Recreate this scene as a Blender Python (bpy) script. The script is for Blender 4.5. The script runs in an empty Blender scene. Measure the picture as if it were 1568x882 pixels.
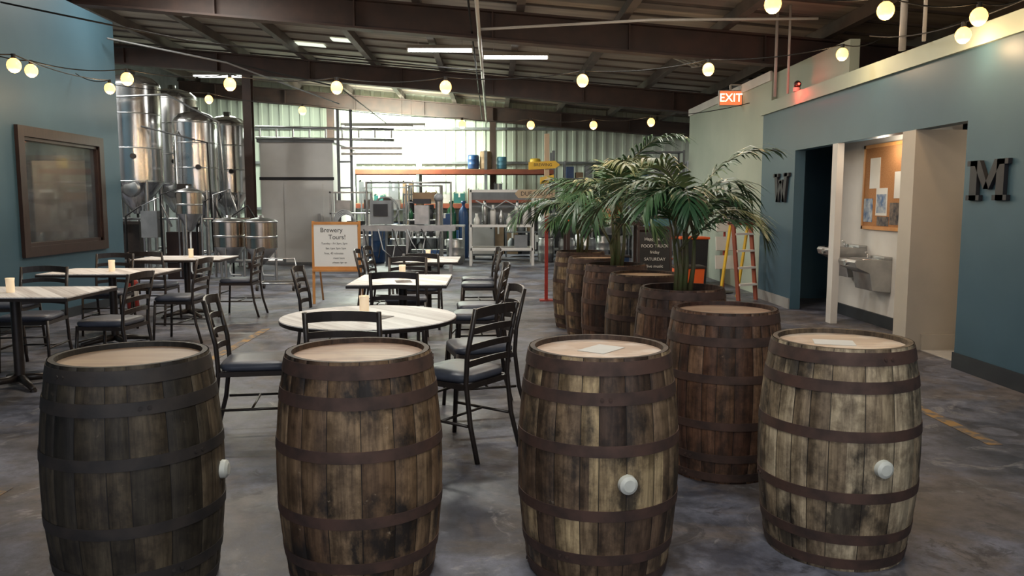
import bpy, math, random
from mathutils import Vector, Matrix
rnd = random.Random(11)
PI = math.pi
scene = bpy.context.scene
COL = scene.collection
scene.view_settings.view_transform = 'Standard'

# ------------------------------------------------------------------ materials
def newmat(name):
    m = bpy.data.materials.new(name); m.use_nodes = True
    nt = m.node_tree
    return m, nt, nt.nodes['Principled BSDF']

def pm(name, c1, c2=None, scale=5.0, rough=.5, metal=0.0, bump=0.0, stretch=(1, 1, 1), emis=None, es=0, lo=.35, hi=.65, trans=0, rough2=None):
    m, nt, bs = newmat(name)
    bs.inputs['Roughness'].default_value = rough
    bs.inputs['Metallic'].default_value = metal
    bs.inputs['Base Color'].default_value = (*c1, 1)
    if trans: bs.inputs['Transmission Weight'].default_value = trans
    if c2 is None: c2 = tuple(x*.8 for x in c1)
    tc = nt.nodes.new('ShaderNodeTexCoord'); mp = nt.nodes.new('ShaderNodeMapping')
    mp.inputs['Scale'].default_value = stretch
    nt.links.new(tc.outputs['Object'], mp.inputs['Vector'])
    no = nt.nodes.new('ShaderNodeTexNoise'); no.inputs['Scale'].default_value = scale; no.inputs['Detail'].default_value = 5
    nt.links.new(mp.outputs[0], no.inputs['Vector'])
    cr = nt.nodes.new('ShaderNodeValToRGB')
    cr.color_ramp.elements[0].position = lo; cr.color_ramp.elements[1].position = hi
    cr.color_ramp.elements[0].color = (*c1, 1); cr.color_ramp.elements[1].color = (*c2, 1)
    nt.links.new(no.outputs['Fac'], cr.inputs[0]); nt.links.new(cr.outputs[0], bs.inputs['Base Color'])
    if rough2 is not None:
        mr = nt.nodes.new('ShaderNodeMapRange'); mr.inputs['From Min'].default_value = lo; mr.inputs['From Max'].default_value = hi
        mr.inputs['To Min'].default_value = rough; mr.inputs['To Max'].default_value = rough2
        nt.links.new(no.outputs['Fac'], mr.inputs['Value']); nt.links.new(mr.outputs[0], bs.inputs['Roughness'])
    if bump:
        b = nt.nodes.new('ShaderNodeBump'); b.inputs['Strength'].default_value = bump; b.inputs['Distance'].default_value = .01
        nt.links.new(no.outputs['Fac'], b.inputs['Height']); nt.links.new(b.outputs[0], bs.inputs['Normal'])
    if emis:
        bs.inputs['Emission Color'].default_value = (*emis, 1); bs.inputs['Emission Strength'].default_value = es
    return m

def barrel_mat(name, cols, stain=.5, dark=(.014, .010, .008), k=.86):
    cols = [tuple(x*k for x in c) for c in cols]
    m, nt, bs = newmat(name)
    N = nt.nodes.new; L = nt.links.new
    at = N('ShaderNodeAttribute'); at.attribute_name = 'stave'
    cr = N('ShaderNodeValToRGB'); e = cr.color_ramp.elements
    e[0].position = .1; e[0].color = (*cols[0], 1); e[1].position = .9; e[1].color = (*cols[-1], 1)
    for i, c in enumerate(cols[1:-1]):
        x = e.new(.1+.8*(i+1)/(len(cols)-1)); x.color = (*c, 1)
    L(at.outputs['Fac'], cr.inputs[0])
    tc = N('ShaderNodeTexCoord'); mp = N('ShaderNodeMapping'); mp.inputs['Scale'].default_value = (52, 52, 2.4)
    L(tc.outputs['Object'], mp.inputs['Vector'])
    n1 = N('ShaderNodeTexNoise'); n1.inputs['Scale'].default_value = 1; n1.inputs['Detail'].default_value = 8; n1.inputs['Roughness'].default_value = .66
    L(mp.outputs[0], n1.inputs['Vector'])
    r1 = N('ShaderNodeValToRGB'); r1.color_ramp.elements[0].position = .34; r1.color_ramp.elements[0].color = (.34, .30, .27, 1)
    r1.color_ramp.elements[1].position = .64; r1.color_ramp.elements[1].color = (1.14, 1.12, 1.08, 1)
    L(n1.outputs['Fac'], r1.inputs[0])
    mx = N('ShaderNodeMix'); mx.data_type = 'RGBA'; mx.blend_type = 'MULTIPLY'; mx.inputs[0].default_value = .9
    L(cr.outputs[0], mx.inputs[6]); L(r1.outputs[0], mx.inputs[7])
    oi = N('ShaderNodeObjectInfo')
    va = N('ShaderNodeVectorMath'); va.operation = 'ADD'; L(tc.outputs['Object'], va.inputs[0]); L(oi.outputs['Location'], va.inputs[1])
    n4 = N('ShaderNodeTexNoise'); n4.inputs['Scale'].default_value = 9; n4.inputs['Detail'].default_value = 9; n4.inputs['Roughness'].default_value = .68; L(va.outputs[0], n4.inputs['Vector'])
    r4 = N('ShaderNodeValToRGB'); r4.color_ramp.elements[0].position = .38; r4.color_ramp.elements[0].color = (.36, .33, .31, 1); r4.color_ramp.elements[1].position = .57; r4.color_ramp.elements[1].color = (1.1, 1.1, 1.1, 1)
    L(n4.outputs['Fac'], r4.inputs[0])
    m4 = N('ShaderNodeMix'); m4.data_type = 'RGBA'; m4.blend_type = 'MULTIPLY'; m4.inputs[0].default_value = .85; L(mx.outputs[2], m4.inputs[6]); L(r4.outputs[0], m4.inputs[7])
    n2 = N('ShaderNodeTexNoise'); n2.inputs['Scale'].default_value = 4.6; n2.inputs['Detail'].default_value = 10; n2.inputs['Roughness'].default_value = .66
    mp2 = N('ShaderNodeMapping'); mp2.inputs['Scale'].default_value = (1, 1, .6); L(va.outputs[0], mp2.inputs['Vector']); L(mp2.outputs[0], n2.inputs['Vector'])
    r2 = N('ShaderNodeValToRGB'); r2.color_ramp.elements[0].position = .52; r2.color_ramp.elements[0].color = (0, 0, 0, 1)
    r2.color_ramp.elements[1].position = .62; r2.color_ramp.elements[1].color = (stain, stain, stain, 1)
    L(n2.outputs['Fac'], r2.inputs[0])
    m2 = N('ShaderNodeMix'); m2.data_type = 'RGBA'; L(r2.outputs[0], m2.inputs[0]); L(m4.outputs[2], m2.inputs[6]); m2.inputs[7].default_value = (*dark, 1)
    # small pale scuffs
    n6 = N('ShaderNodeTexNoise'); n6.inputs['Scale'].default_value = 17; n6.inputs['Detail'].default_value = 6; n6.inputs['Roughness'].default_value = .7; L(va.outputs[0], n6.inputs['Vector'])
    r6 = N('ShaderNodeValToRGB'); r6.color_ramp.elements[0].position = .66; r6.color_ramp.elements[0].color = (0, 0, 0, 1); r6.color_ramp.elements[1].position = .72; r6.color_ramp.elements[1].color = (.55, .55, .55, 1); L(n6.outputs['Fac'], r6.inputs[0])
    m6 = N('ShaderNodeMix'); m6.data_type = 'RGBA'; L(r6.outputs[0], m6.inputs[0]); L(m2.outputs[2], m6.inputs[6]); m6.inputs[7].default_value = (min(.6, cols[-1][0]*1.4), min(.5, cols[-1][1]*1.5), min(.4, cols[-1][2]*1.7), 1)
    ge = N('ShaderNodeAttribute'); ge.attribute_name = 'seam'
    m5 = N('ShaderNodeMix'); m5.data_type = 'RGBA'; L(ge.outputs['Fac'], m5.inputs[0]); L(m6.outputs[2], m5.inputs[6]); m5.inputs[7].default_value = (.008, .006, .005, 1)
    L(m5.outputs[2], bs.inputs['Base Color'])
    bs.inputs['Roughness'].default_value = .6
    b = N('ShaderNodeBump'); b.inputs['Strength'].default_value = .5; b.inputs['Distance'].default_value = .005
    L(n1.outputs['Fac'], b.inputs['Height']); L(b.outputs[0], bs.inputs['Normal'])
    return m

def plank_mat(name, c1, c2, pitch, rough=.5, line=.5, stretch=(2, 60, 2), axis='X', stain=None, lo=.45, hi=.9, rot=0):
    m, nt, bs = newmat(name)
    N = nt.nodes.new; L = nt.links.new
    tc = N('ShaderNodeTexCoord'); ro = N('ShaderNodeMapping'); ro.inputs['Rotation'].default_value = (0, 0, rot); L(tc.outputs['Object'], ro.inputs['Vector'])
    sx = N('ShaderNodeSeparateXYZ'); L(ro.outputs[0], sx.inputs[0])
    o = sx.outputs['Y'] if axis == 'X' else sx.outputs['X']
    d = N('ShaderNodeMath'); d.operation = 'DIVIDE'; L(o, d.inputs[0]); d.inputs[1].default_value = pitch
    fr = N('ShaderNodeMath'); fr.operation = 'FRACT'; L(d.outputs[0], fr.inputs[0])
    fl = N('ShaderNodeMath'); fl.operation = 'FLOOR'; L(d.outputs[0], fl.inputs[0])
    wn = N('ShaderNodeTexWhiteNoise'); wn.noise_dimensions = '1D'; L(fl.outputs[0], wn.inputs['W'])
    mp = N('ShaderNodeMapping'); mp.inputs['Scale'].default_value = stretch; L(ro.outputs[0], mp.inputs['Vector'])
    n = N('ShaderNodeTexNoise'); n.inputs['Scale'].default_value = 1; n.inputs['Detail'].default_value = 5; L(mp.outputs[0], n.inputs['Vector'])
    ad = N('ShaderNodeMath'); ad.operation = 'MULTIPLY_ADD'; L(wn.outputs['Value'], ad.inputs[0]); ad.inputs[1].default_value = .35; L(n.outputs['Fac'], ad.inputs[2])
    cr = N('ShaderNodeValToRGB'); cr.color_ramp.elements[0].position = lo; cr.color_ramp.elements[1].position = hi
    cr.color_ramp.elements[0].color = (*c1, 1); cr.color_ramp.elements[1].color = (*c2, 1); L(ad.outputs[0], cr.inputs[0])
    lt = N('ShaderNodeMath'); lt.operation = 'LESS_THAN'; L(fr.outputs[0], lt.inputs[0]); lt.inputs[1].default_value = .03
    ml = N('ShaderNodeMath'); ml.operation = 'MULTIPLY'; L(lt.outputs[0], ml.inputs[0]); ml.inputs[1].default_value = line
    mx = N('ShaderNodeMix'); mx.data_type = 'RGBA'; L(ml.outputs[0], mx.inputs[0]); L(cr.outputs[0], mx.inputs[6]); mx.inputs[7].default_value = (.04, .03, .02, 1)
    out = mx.outputs[2]
    if stain:
        n3 = N('ShaderNodeTexNoise'); n3.inputs['Scale'].default_value = 6; n3.inputs['Detail'].default_value = 6; L(tc.outputs['Object'], n3.inputs['Vector'])
        r3 = N('ShaderNodeValToRGB'); r3.color_ramp.elements[0].position = .5; r3.color_ramp.elements[0].color = (0, 0, 0, 1); r3.color_ramp.elements[1].position = .66; r3.color_ramp.elements[1].color = (.65, .65, .65, 1)
        L(n3.outputs['Fac'], r3.inputs[0])
        m3 = N('ShaderNodeMix'); m3.data_type = 'RGBA'; L(r3.outputs[0], m3.inputs[0]); L(out, m3.inputs[6]); m3.inputs[7].default_value = (*stain, 1); out = m3.outputs[2]
    L(out, bs.inputs['Base Color']); bs.inputs['Roughness'].default_value = rough
    return m

def floor_mat():
    m, nt, bs = newmat('concrete_floor')
    N = nt.nodes.new; L = nt.links.new
    tc = N('ShaderNodeTexCoord')
    def nz(s, d, r=.6, dist=0):
        n = N('ShaderNodeTexNoise'); n.inputs['Scale'].default_value = s; n.inputs['Detail'].default_value = d; n.inputs['Roughness'].default_value = r
        n.inputs['Distortion'].default_value = dist; L(tc.outputs['Object'], n.inputs['Vector']); return n.outputs['Fac']
    def ramp(f, a, b, ca, cb):
        c = N('ShaderNodeValToRGB'); c.color_ramp.elements[0].position = a; c.color_ramp.elements[1].position = b
        c.color_ramp.elements[0].color = (*ca, 1); c.color_ramp.elements[1].color = (*cb, 1); L(f, c.inputs[0]); return c.outputs[0]
    a = nz(1.5, 10, .68, .5); b_ = nz(.8, 8, .68, .9); c = nz(6, 8, .75); d = nz(2.3, 9, .7, 1.4)
    base = ramp(a, .42, .60, (.054, .056, .074), (.17, .177, .222))
    br = ramp(b_, .49, .58, (0, 0, 0), (.8, .8, .8))
    mx = N('ShaderNodeMix'); mx.data_type = 'RGBA'; L(br, mx.inputs[0]); L(base, mx.inputs[6]); mx.inputs[7].default_value = (.135, .112, .102, 1)
    ps = ramp(d, .575, .62, (0, 0, 0), (.7, .7, .7))
    mp_ = N('ShaderNodeMix'); mp_.data_type = 'RGBA'; L(ps, mp_.inputs[0]); L(mx.outputs[2], mp_.inputs[6]); mp_.inputs[7].default_value = (.25, .245, .25, 1)
    dk = ramp(d, .38, .42, (.65, .65, .65), (0, 0, 0))
    md = N('ShaderNodeMix'); md.data_type = 'RGBA'; L(dk, md.inputs[0]); L(mp_.outputs[2], md.inputs[6]); md.inputs[7].default_value = (.035, .033, .040, 1)
    sp = ramp(c, .36, .58, (.45, .45, .45), (1.12, 1.12, 1.12))
    m2 = N('ShaderNodeMix'); m2.data_type = 'RGBA'; m2.blend_type = 'MULTIPLY'; m2.inputs[0].default_value = .85; L(md.outputs[2], m2.inputs[6]); L(sp, m2.inputs[7])
    L(m2.outputs[2], bs.inputs['Base Color'])
    mr = N('ShaderNodeMapRange'); mr.inputs['From Min'].default_value = .35; mr.inputs['From Max'].default_value = .65
    mr.inputs['To Min'].default_value = .34; mr.inputs['To Max'].default_value = .65; L(a, mr.inputs['Value']); L(mr.outputs[0], bs.inputs['Roughness'])
    bp = N('ShaderNodeBump'); bp.inputs['Strength'].default_value = .2; bp.inputs['Distance'].default_value = .01; L(c, bp.inputs['Height']); L(bp.outputs[0], bs.inputs['Normal'])
    return m

M = {}
M['floor'] = floor_mat()
M['teal'] = pm('teal_paint', (.035, .086, .122), (.044, .100, .140), 1.2, .5, bump=.05)
M['sage'] = pm('pale_green_paint', (.40, .45, .37), (.34, .39, .32), 1.0, .6)
M['white'] = pm('white_paint', (.66, .64, .60), (.58, .56, .53), 2, .6)
M['beige'] = pm('beige_paint', (.48, .43, .36), (.42, .38, .32), 2, .6)
M['darkbase'] = pm('black_baseboard', (.012, .016, .022), (.02, .025, .03), 4, .5)
M['greybase'] = pm('grey_baseboard', (.34, .34, .33), None, 4, .5)
M['roof'] = pm('roof_deck_insulation', (.44, .38, .31), (.29, .25, .21), 1.5, .7, stretch=(.5, 4, 1))
M['skylight'] = pm('skylight_panel', (.8, .85, .75), (.7, .75, .65), 2, .5, emis=(.9, 1, .82), es=1.0)
M['beam'] = pm('oxide_red_steel', (.065, .036, .028), (.040, .026, .022), 3, .6)
M['purlin'] = pm('dark_purlin_steel', (.14, .115, .10), (.09, .075, .066), 3, .6)
M['backwall'] = pm('corrugated_wall_panel', (.60, .66, .56), (.51, .57, .49), .8, .45)
M['steel'] = pm('stainless_steel', (.70, .69, .68), (.56, .56, .56), 3, .16, 1.0, rough2=.28, stretch=(1, 1, .3))
M['steel2'] = pm('brushed_steel', (.52, .52, .51), (.40, .40, .40), 6, .36, 1.0)
M['copper'] = pm('warm_polished_steel', (.66, .56, .47), (.56, .47, .39), 6, .22, 1.0)
M['grey'] = pm('grey_paint', (.20, .21, .22), (.15, .16, .17), 5, .5)
M['black'] = pm('dark_bronze_metal', (.024, .018, .016), (.034, .026, .022), 20, .36)
M['vinyl'] = pm('grey_vinyl_seat', (.075, .085, .115), (.055, .062, .085), 9, .42)
M['hoop'] = pm('rusted_hoop_steel', (.100, .054, .040), (.045, .029, .024), 9, .62, .1, bump=.3, rough2=.8)
M['hoopdark'] = pm('dark_hoop_steel', (.045, .036, .031), (.025, .022, .021), 12, .6, .1, bump=.3)
M['bung'] = pm('white_bung', (.70, .71, .64), (.60, .61, .54), 20, .4)
M['soil'] = pm('soil', (.03, .02, .014), (.06, .042, .03), 30, .95, bump=.8)
M['leaf'] = pm('palm_leaf', (.030, .090, .038), (.085, .18, .075), 4, .40)
M['leaf2'] = pm('palm_leaf_young', (.18, .24, .09), (.30, .32, .14), 4, .42)
M['stem'] = pm('palm_stem', (.12, .15, .05), (.15, .12, .06), 12, .6)
M['table'] = plank_mat('whitewashed_tabletop', (.92, .90, .88), (.55, .51, .49), .11, .48, .3, stretch=(1.2, 38, 2), lo=.5, hi=.88, rot=.9)
M['wire'] = pm('black_cable', (.01, .01, .01), None, 10, .6)
M['bulb'] = pm('lit_bulb', (1, .75, .4), None, 2, .3, emis=(1, .50, .12), es=3.4)
M['tube'] = pm('fluorescent_tube', (1, 1, 1), None, 2, .3, emis=(.95, 1, .95), es=14)
M['unlit'] = pm('fixture_white', (.50, .48, .45), None, 2, .4)
M['candle'] = pm('frosted_candle_glass', (.90, .78, .60), (.85, .74, .56), 20, .4, emis=(1, .70, .40), es=.4)
M['flame'] = pm('candle_flame', (1, .8, .4), None, 2, .4, emis=(1, .6, .2), es=6)
M['framewood'] = pm('dark_brown_frame', (.026, .013, .010), (.038, .020, .015), 5, .4, stretch=(1, 6, 1))
M['easel'] = pm('orange_pine', (.66, .32, .10), (.54, .24, .07), 6, .45, stretch=(1, 1, .2))
M['whiteboard'] = pm('whiteboard', (.90, .94, .95), (.85, .89, .90), 2, .3)
M['ink'] = pm('black_marker', (.02, .02, .025), None, 5, .6)
M['cork'] = pm('corkboard', (.46, .22, .09), (.38, .17, .06), 60, .9)
M['paper'] = pm('paper', (.75, .73, .68), (.70, .68, .63), 5, .7)
M['posterblue'] = pm('blue_flyer', (.08, .15, .30), (.45, .48, .5), 14, .6)
M['posterdark'] = pm('dark_flyer', (.02, .02, .03), (.2, .15, .12), 14, .6)
M['red'] = pm('red_paint', (.36, .03, .02), (.26, .03, .02), 5, .4)
M['orange'] = pm('orange_plastic', (.85, .14, .02), (.75, .11, .02), 4, .4)
M['rackorange'] = pm('rack_beam_orange', (.30, .075, .035), (.22, .055, .03), 4, .5)
M['blue'] = pm('blue_plastic', (.02, .07, .18), (.02, .05, .14), 4, .4)
M['ltblue'] = pm('light_blue_plastic', (.10, .26, .36), (.08, .22, .32), 4, .4)
M['yellow'] = pm('yellow_paint', (.80, .52, .04), (.70, .44, .04), 8, .5)
M['green'] = pm('green_glass', (.02, .12, .05), (.02, .09, .04), 3, .15)
M['card'] = pm('cardboard', (.26, .17, .10), (.21, .14, .08), 6, .8)
M['palewood'] = pm('weathered_plank', (.60, .48, .34), (.46, .36, .25), 7, .7, stretch=(1, 1, .2))
M['teal2'] = pm('turquoise_plastic', (.03, .17, .16), (.03, .14, .13), 5, .4)
M['hose'] = pm('grey_hose', (.35, .36, .36), (.28, .29, .3), 5, .5)
M['exitglow'] = pm('exit_sign_face', (.9, .3, .15), None, 2, .4, emis=(1, .22, .07), es=.75)
M['exitletter'] = pm('exit_letters', (1, .9, .8), None, 2, .4, emis=(1, .85, .6), es=3)
M['redlamp'] = pm('red_led', (1, .05, .02), None, 2, .4, emis=(1, .05, .03), es=8)
M['chalk'] = pm('chalkboard', (.012, .012, .012), (.02, .02, .02), 5, .6)
M['stripe'] = pm('worn_yellow_line', (.36, .21, .07), (.12, .11, .11), 7, .6, lo=.44, hi=.54)
M['glass'] = pm('window_glass', (.5, .55, .6), None, 2, .04, trans=.92)
M['glass'].node_tree.nodes['Principled BSDF'].inputs['IOR'].default_value = 1.5
M['cooler'] = pm('cooler_panel_white', (.72, .71, .69), (.62, .61, .59), 1.5, .5)
M['tile'] = pm('restroom_floor', (.45, .42, .38), (.38, .36, .33), 5, .4)

# ------------------------------------------------------------------ builder
class B:
    def __init__(s, name):
        s.name = name; s.v = []; s.f = []; s.mi = []; s.sm = []; s.at = []; s.se = []; s.mats = []
    def m(s, mat):
        mat = M[mat] if isinstance(mat, str) else mat
        if mat not in s.mats: s.mats.append(mat)
        return s.mats.index(mat)
    def add(s, vs, fs, mat, smooth=False, at=0.0, seam=None):
        o = len(s.v); s.v += [tuple(v) for v in vs]; k = s.m(mat)
        for i, f in enumerate(fs):
            s.f.append([j+o for j in f]); s.mi.append(k); s.sm.append(smooth)
            s.at.append(at[i] if isinstance(at, list) else at); s.se.append(seam[i] if seam else 0.0)
        return s
    def box(s, c, d, mat, rz=0, rx=0, ry=0):
        Mx = Matrix.Translation(c) @ Matrix.Rotation(rz, 4, 'Z') @ Matrix.Rotation(ry, 4, 'Y') @ Matrix.Rotation(rx, 4, 'X')
        x, y, z = d[0]/2, d[1]/2, d[2]/2
        vs = [Mx @ Vector(p) for p in [(-x, -y, -z), (x, -y, -z), (x, y, -z), (-x, y, -z), (-x, -y, z), (x, -y, z), (x, y, z), (-x, y, z)]]
        return s.add(vs, [(3, 2, 1, 0), (4, 5, 6, 7), (0, 1, 5, 4), (1, 2, 6, 5), (2, 3, 7, 6), (3, 0, 4, 7)], mat)
    def bx(s, a, b, mat):
        return s.box([(a[i]+b[i])/2 for i in range(3)], [abs(b[i]-a[i]) for i in range(3)], mat)
    def cyl(s, p0, p1, r0, mat, r1=None, n=14, cap=True):
        r1 = r0 if r1 is None else r1
        p0 = Vector(p0); p1 = Vector(p1); t = (p1-p0).normalized()
        a = Vector((1, 0, 0)) if abs(t.x) < .8 else Vector((0, 1, 0))
        u = t.cross(a).normalized(); w = t.cross(u)
        vs = []
        for p, r in ((p0, r0), (p1, r1)):
            for i in range(n):
                q = 2*PI*i/n; vs.append(p+(u*math.cos(q)+w*math.sin(q))*r)
        s.add(vs, [(i, (i+1) % n, n+(i+1) % n, n+i) for i in range(n)], mat, True)
        if cap:
            s.add(vs[:n], [tuple(range(n))[::-1]], mat); s.add(vs[n:], [tuple(range(n))], mat)
        return s
    def lathe(s, prof, mat, c=(0, 0, 0), n=32, smooth=True, axis='Z'):
        vs = []; fs = []
        for r, z in prof:
            for i in range(n):
                q = 2*PI*i/n
                p = (r*math.cos(q), r*math.sin(q), z)
                if axis == 'Y': p = (p[0], p[2], p[1])
                if axis == 'X': p = (p[2], p[0], p[1])
                vs.append((c[0]+p[0], c[1]+p[1], c[2]+p[2]))
        for k in range(len(prof)-1):
            for i in range(n):
                j = (i+1) % n
                fs.append((k*n+i, k*n+j, (k+1)*n+j, (k+1)*n+i))
        return s.add(vs, fs, mat, smooth)
    def ball(s, c, r, mat, sz=1, n=14, k=8):
        return s.lathe([(max(r*math.sin(PI*i/k), 1e-4), -r*sz*math.cos(PI*i/k)) for i in range(k+1)], mat, c, n)
    def tube(s, pts, r, mat, n=8):
        pts = [Vector(p) for p in pts]; vs = []; fs = []; u = None
        for i, p in enumerate(pts):
            t = (pts[min(i+1, len(pts)-1)]-pts[max(i-1, 0)]).normalized()
            if u is None:
                a = Vector((0, 0, 1)) if abs(t.z) < .9 else Vector((1, 0, 0)); u = t.cross(a).normalized()
            else: u = (u-t*u.dot(t)).normalized()
            w = t.cross(u); rr = r[i] if isinstance(r, (list, tuple)) else r
            for j in range(n):
                q = 2*PI*j/n; vs.append(p+(u*math.cos(q)+w*math.sin(q))*rr)
        for i in range(len(pts)-1):
            for j in range(n):
                k = (j+1) % n; fs.append((i*n+j, i*n+k, (i+1)*n+k, (i+1)*n+j))
        fs.append(tuple(range(n))[::-1]); fs.append(tuple((len(pts)-1)*n+j for j in range(n)))
        return s.add(vs, fs, mat, True)
    def prism(s, poly, ax, a, b, mat):
        """extrude a 2D polygon; ax='X' -> poly is (y,z); 'Y' -> (x,z); 'Z' -> (x,y)"""
        def P(p, t): return {'X': (t, p[0], p[1]), 'Y': (p[0], t, p[1]), 'Z': (p[0], p[1], t)}[ax]
        n = len(poly); vs = [P(p, a) for p in poly]+[P(p, b) for p in poly]
        fs = [(i, (i+1) % n, n+(i+1) % n, n+i) for i in range(n)]+[tuple(range(n))[::-1], tuple(range(n, 2*n))]
        return s.add(vs, fs, mat)
    def finish(s, loc=(0, 0, 0), rz=0, bevel=0, parent=None, name=None):
        me = bpy.data.meshes.new(s.name); me.from_pydata(s.v, [], s.f)
        for mt in s.mats: me.materials.append(mt)
        me.polygons.foreach_set('material_index', s.mi); me.polygons.foreach_set('use_smooth', s.sm)
        a = me.attributes.new('stave', 'FLOAT', 'FACE'); a.data.foreach_set('value', s.at)
        if any(s.se):
            a = me.attributes.new('seam', 'FLOAT', 'FACE'); a.data.foreach_set('value', s.se)
        me.update()
        import bmesh
        bm = bmesh.new(); bm.from_mesh(me); bmesh.ops.recalc_face_normals(bm, faces=bm.faces); bm.to_mesh(me); bm.free()
        o = bpy.data.objects.new(s.name, me); COL.objects.link(o); o.location = loc; o.rotation_euler = (0, 0, rz)
        if bevel:
            md = o.modifiers.new('bevel', 'BEVEL'); md.width = bevel; md.segments = 2; md.limit_method = 'ANGLE'; md.angle_limit = math.radians(50)
        if parent: o.parent = parent
        return o
def inst(o, loc, rz=0):
    c = o.copy(); COL.objects.link(c); c.location = loc; c.rotation_euler = (0, 0, rz); return c
def empty(name, loc=(0, 0, 0), rz=0):
    e = bpy.data.objects.new(name, None); COL.objects.link(e); e.location = loc; e.rotation_euler = (0, 0, rz); e.empty_display_size = .1; return e
def text(name, st, size, loc, rot, mat, parent=None, ext=.001):
    cu = bpy.data.curves.new(name, 'FONT'); cu.body = st; cu.size = size; cu.extrude = ext; cu.align_x = 'CENTER'; cu.align_y = 'CENTER'
    cu.materials.append(M[mat]); o = bpy.data.objects.new(name, cu); COL.objects.link(o); o.location = loc; o.rotation_euler = rot
    if parent: o.parent = parent
    return o
FY = (PI/2, 0, 0)      # readable from -Y
def light(name, kind, loc, power, color=(1, 1, 1), size=.1, sizey=None, rot=(0, 0, 0)):
    l = bpy.data.lights.new(name, kind); l.energy = power; l.color = color
    if kind == 'AREA':
        l.shape = 'RECTANGLE'; l.size = size; l.size_y = sizey or size
    else: l.shadow_soft_size = size
    o = bpy.data.objects.new(name, l); COL.objects.link(o); o.location = loc; o.rotation_euler = rot; return o

# ------------------------------------------------------------------ room shell
def zc(x): return 4.45-.08*x
B('floor').bx((-9.2, -4, -.15), (8.2, 24.4, 0), 'floor').finish()
b = B('ceiling')
b.prism([(-9.2, zc(-9.2)), (8.2, zc(8.2)), (8.2, zc(8.2)+.1), (-9.2, zc(-9.2)+.1)], 'Y', -4, 24.4, 'roof')
y = -3.5
while y < 24:
    b.prism([(-9.1, zc(-9.1)-.03), (8.1, zc(8.1)-.03), (8.1, zc(8.1)+.01), (-9.1, zc(-9.1)+.01)], 'Y', y, y+.05, 'purlin'); y += .75
b.finish()
b = B('trim_purlin')
for i in range(12):
    x = -8.6+i*1.5; z = zc(x)
    b.bx((x-.02, -4, z-.2), (x+.02, 24.2, z-.02), 'purlin'); b.bx((x-.06, -4, z-.215), (x+.06, 24.2, z-.2), 'purlin')
b.finish()
for yy in (0, 6, 12, 18, 23.7):
    b = B('trim_rafter')
    def band(z0, z1, h):
        b.prism([(-9.1, zc(-9.1)-z0), (8.1, zc(8.1)-z0), (8.1, zc(8.1)-z1), (-9.1, zc(-9.1)-z1)], 'Y', yy-h, yy+h, 'beam')
    band(.22, .25, .11); band(.25, .62, .012); band(.62, .65, .11)
    x = -8
    while x < 8:
        b.bx((x-.01, yy-.1, zc(x)-.62), (x+.01, yy+.1, zc(x)-.25), 'beam'); x += 2
    b.finish()
b = B('trim_skylight')
for (x0, x1, y0) in ((-4.3, -3.5, 17.0), (-3.2, -2.7, 16.2), (-2.2, -1.3, 21), (-3.4, -2.0, 22), (-6.7, -6.1, 14.4), (-3.0, -1.6, 19.4), (-1.2, -.4, 20.2), (-5.4, -4.4, 19.8), (-4.5, -3.8, 14.2), (.6, 1.3, 21.3)):
    b.prism([(x0, zc(x0)-.035), (x1, zc(x1)-.035), (x1, zc(x1)-.02), (x0, zc(x0)-.02)], 'Y', y0, y0+.3, 'skylight')
b.finish()
b = B('wall_back'); pts = []
x = -9.2; k = 0
while x < 8.2:
    for dx, dy in ((0, 0), (.18, 0), (.20, -.03), (.28, -.03), (.30, 0)): pts.append((x+dx, 24.15+dy))
    x += .3
vs = []; fs = []
for (x, y) in pts: vs += [(x, y, 0), (x, y, zc(x)+.02)]
for i in range(len(pts)-1): fs.append((2*i, 2*i+2, 2*i+3, 2*i+1))
b.add(vs, fs, 'backwall')
b.bx((-9.2, 24.2, 0), (8.2, 24.4, 5), 'backwall')
for z in (1.25, 2.6, 3.6): b.bx((-9.1, 24.0, z), (8.1, 24.12, z+.07), 'grey')
b.finish()
B('baseboard_back').bx((-9.1, 24.0, 0), (8.1, 24.11, .9), 'grey').finish()
B('wall_outer_left').bx((-9.2, -4, 0), (-9.05, 24.2, zc(-9.2)), 'grey').finish()
B('wall_outer_right').bx((8.05, -4, 0), (8.2, 24.2, zc(8.2)), 'grey').finish()

XL = -5.4
wy0, wy1, wz0, wz1 = 9.38, 11.13, .94, 2.21
b = B('wall_left')
b.bx((XL-.15, -4, 0), (XL, wy0, 4.0), 'teal'); b.bx((XL-.15, wy1, 0), (XL, 11.8, 4.0), 'teal')
b.bx((XL-.15, wy0, 0), (XL, wy1, wz0), 'teal'); b.bx((XL-.15, wy0, wz1), (XL, wy1, 4.0), 'teal')
b.bx((-9.0, 11.65, 0), (XL-.15, 11.8, 4.0), 'teal')
b.finish()
B('baseboard_left').bx((XL+.001, -4, 0), (XL+.02, 11.8, .12), 'darkbase').finish()
B('ceiling_office').bx((-9.0, -4, 2.7), (XL-.16, 11.64, 2.8), 'grey').finish()
b = B('window_1')
for (y0, y1, z0, z1) in ((wy0-.12, wy1+.12, wz1, wz1+.12), (wy0-.12, wy1+.12, wz0-.12, wz0), (wy0-.12, wy0, wz0, wz1), (wy1, wy1+.12, wz0, wz1)):
    b.bx((XL+.001, y0, z0), (XL+.045, y1, z1), 'framewood')
for (y0, y1, z0, z1) in ((wy0, wy1, wz1-.04, wz1), (wy0, wy1, wz0, wz0+.04), (wy0, wy0+.04, wz0, wz1), (wy1-.04, wy1, wz0, wz1)):
    b.bx((XL-.15, y0, z0), (XL+.02, y1, z1), 'framewood')
b.bx((XL-.03, wy0+.04, wz0+.04), (XL-.022, wy1-.04, wz1-.04), 'glass')
b.finish()
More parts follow.
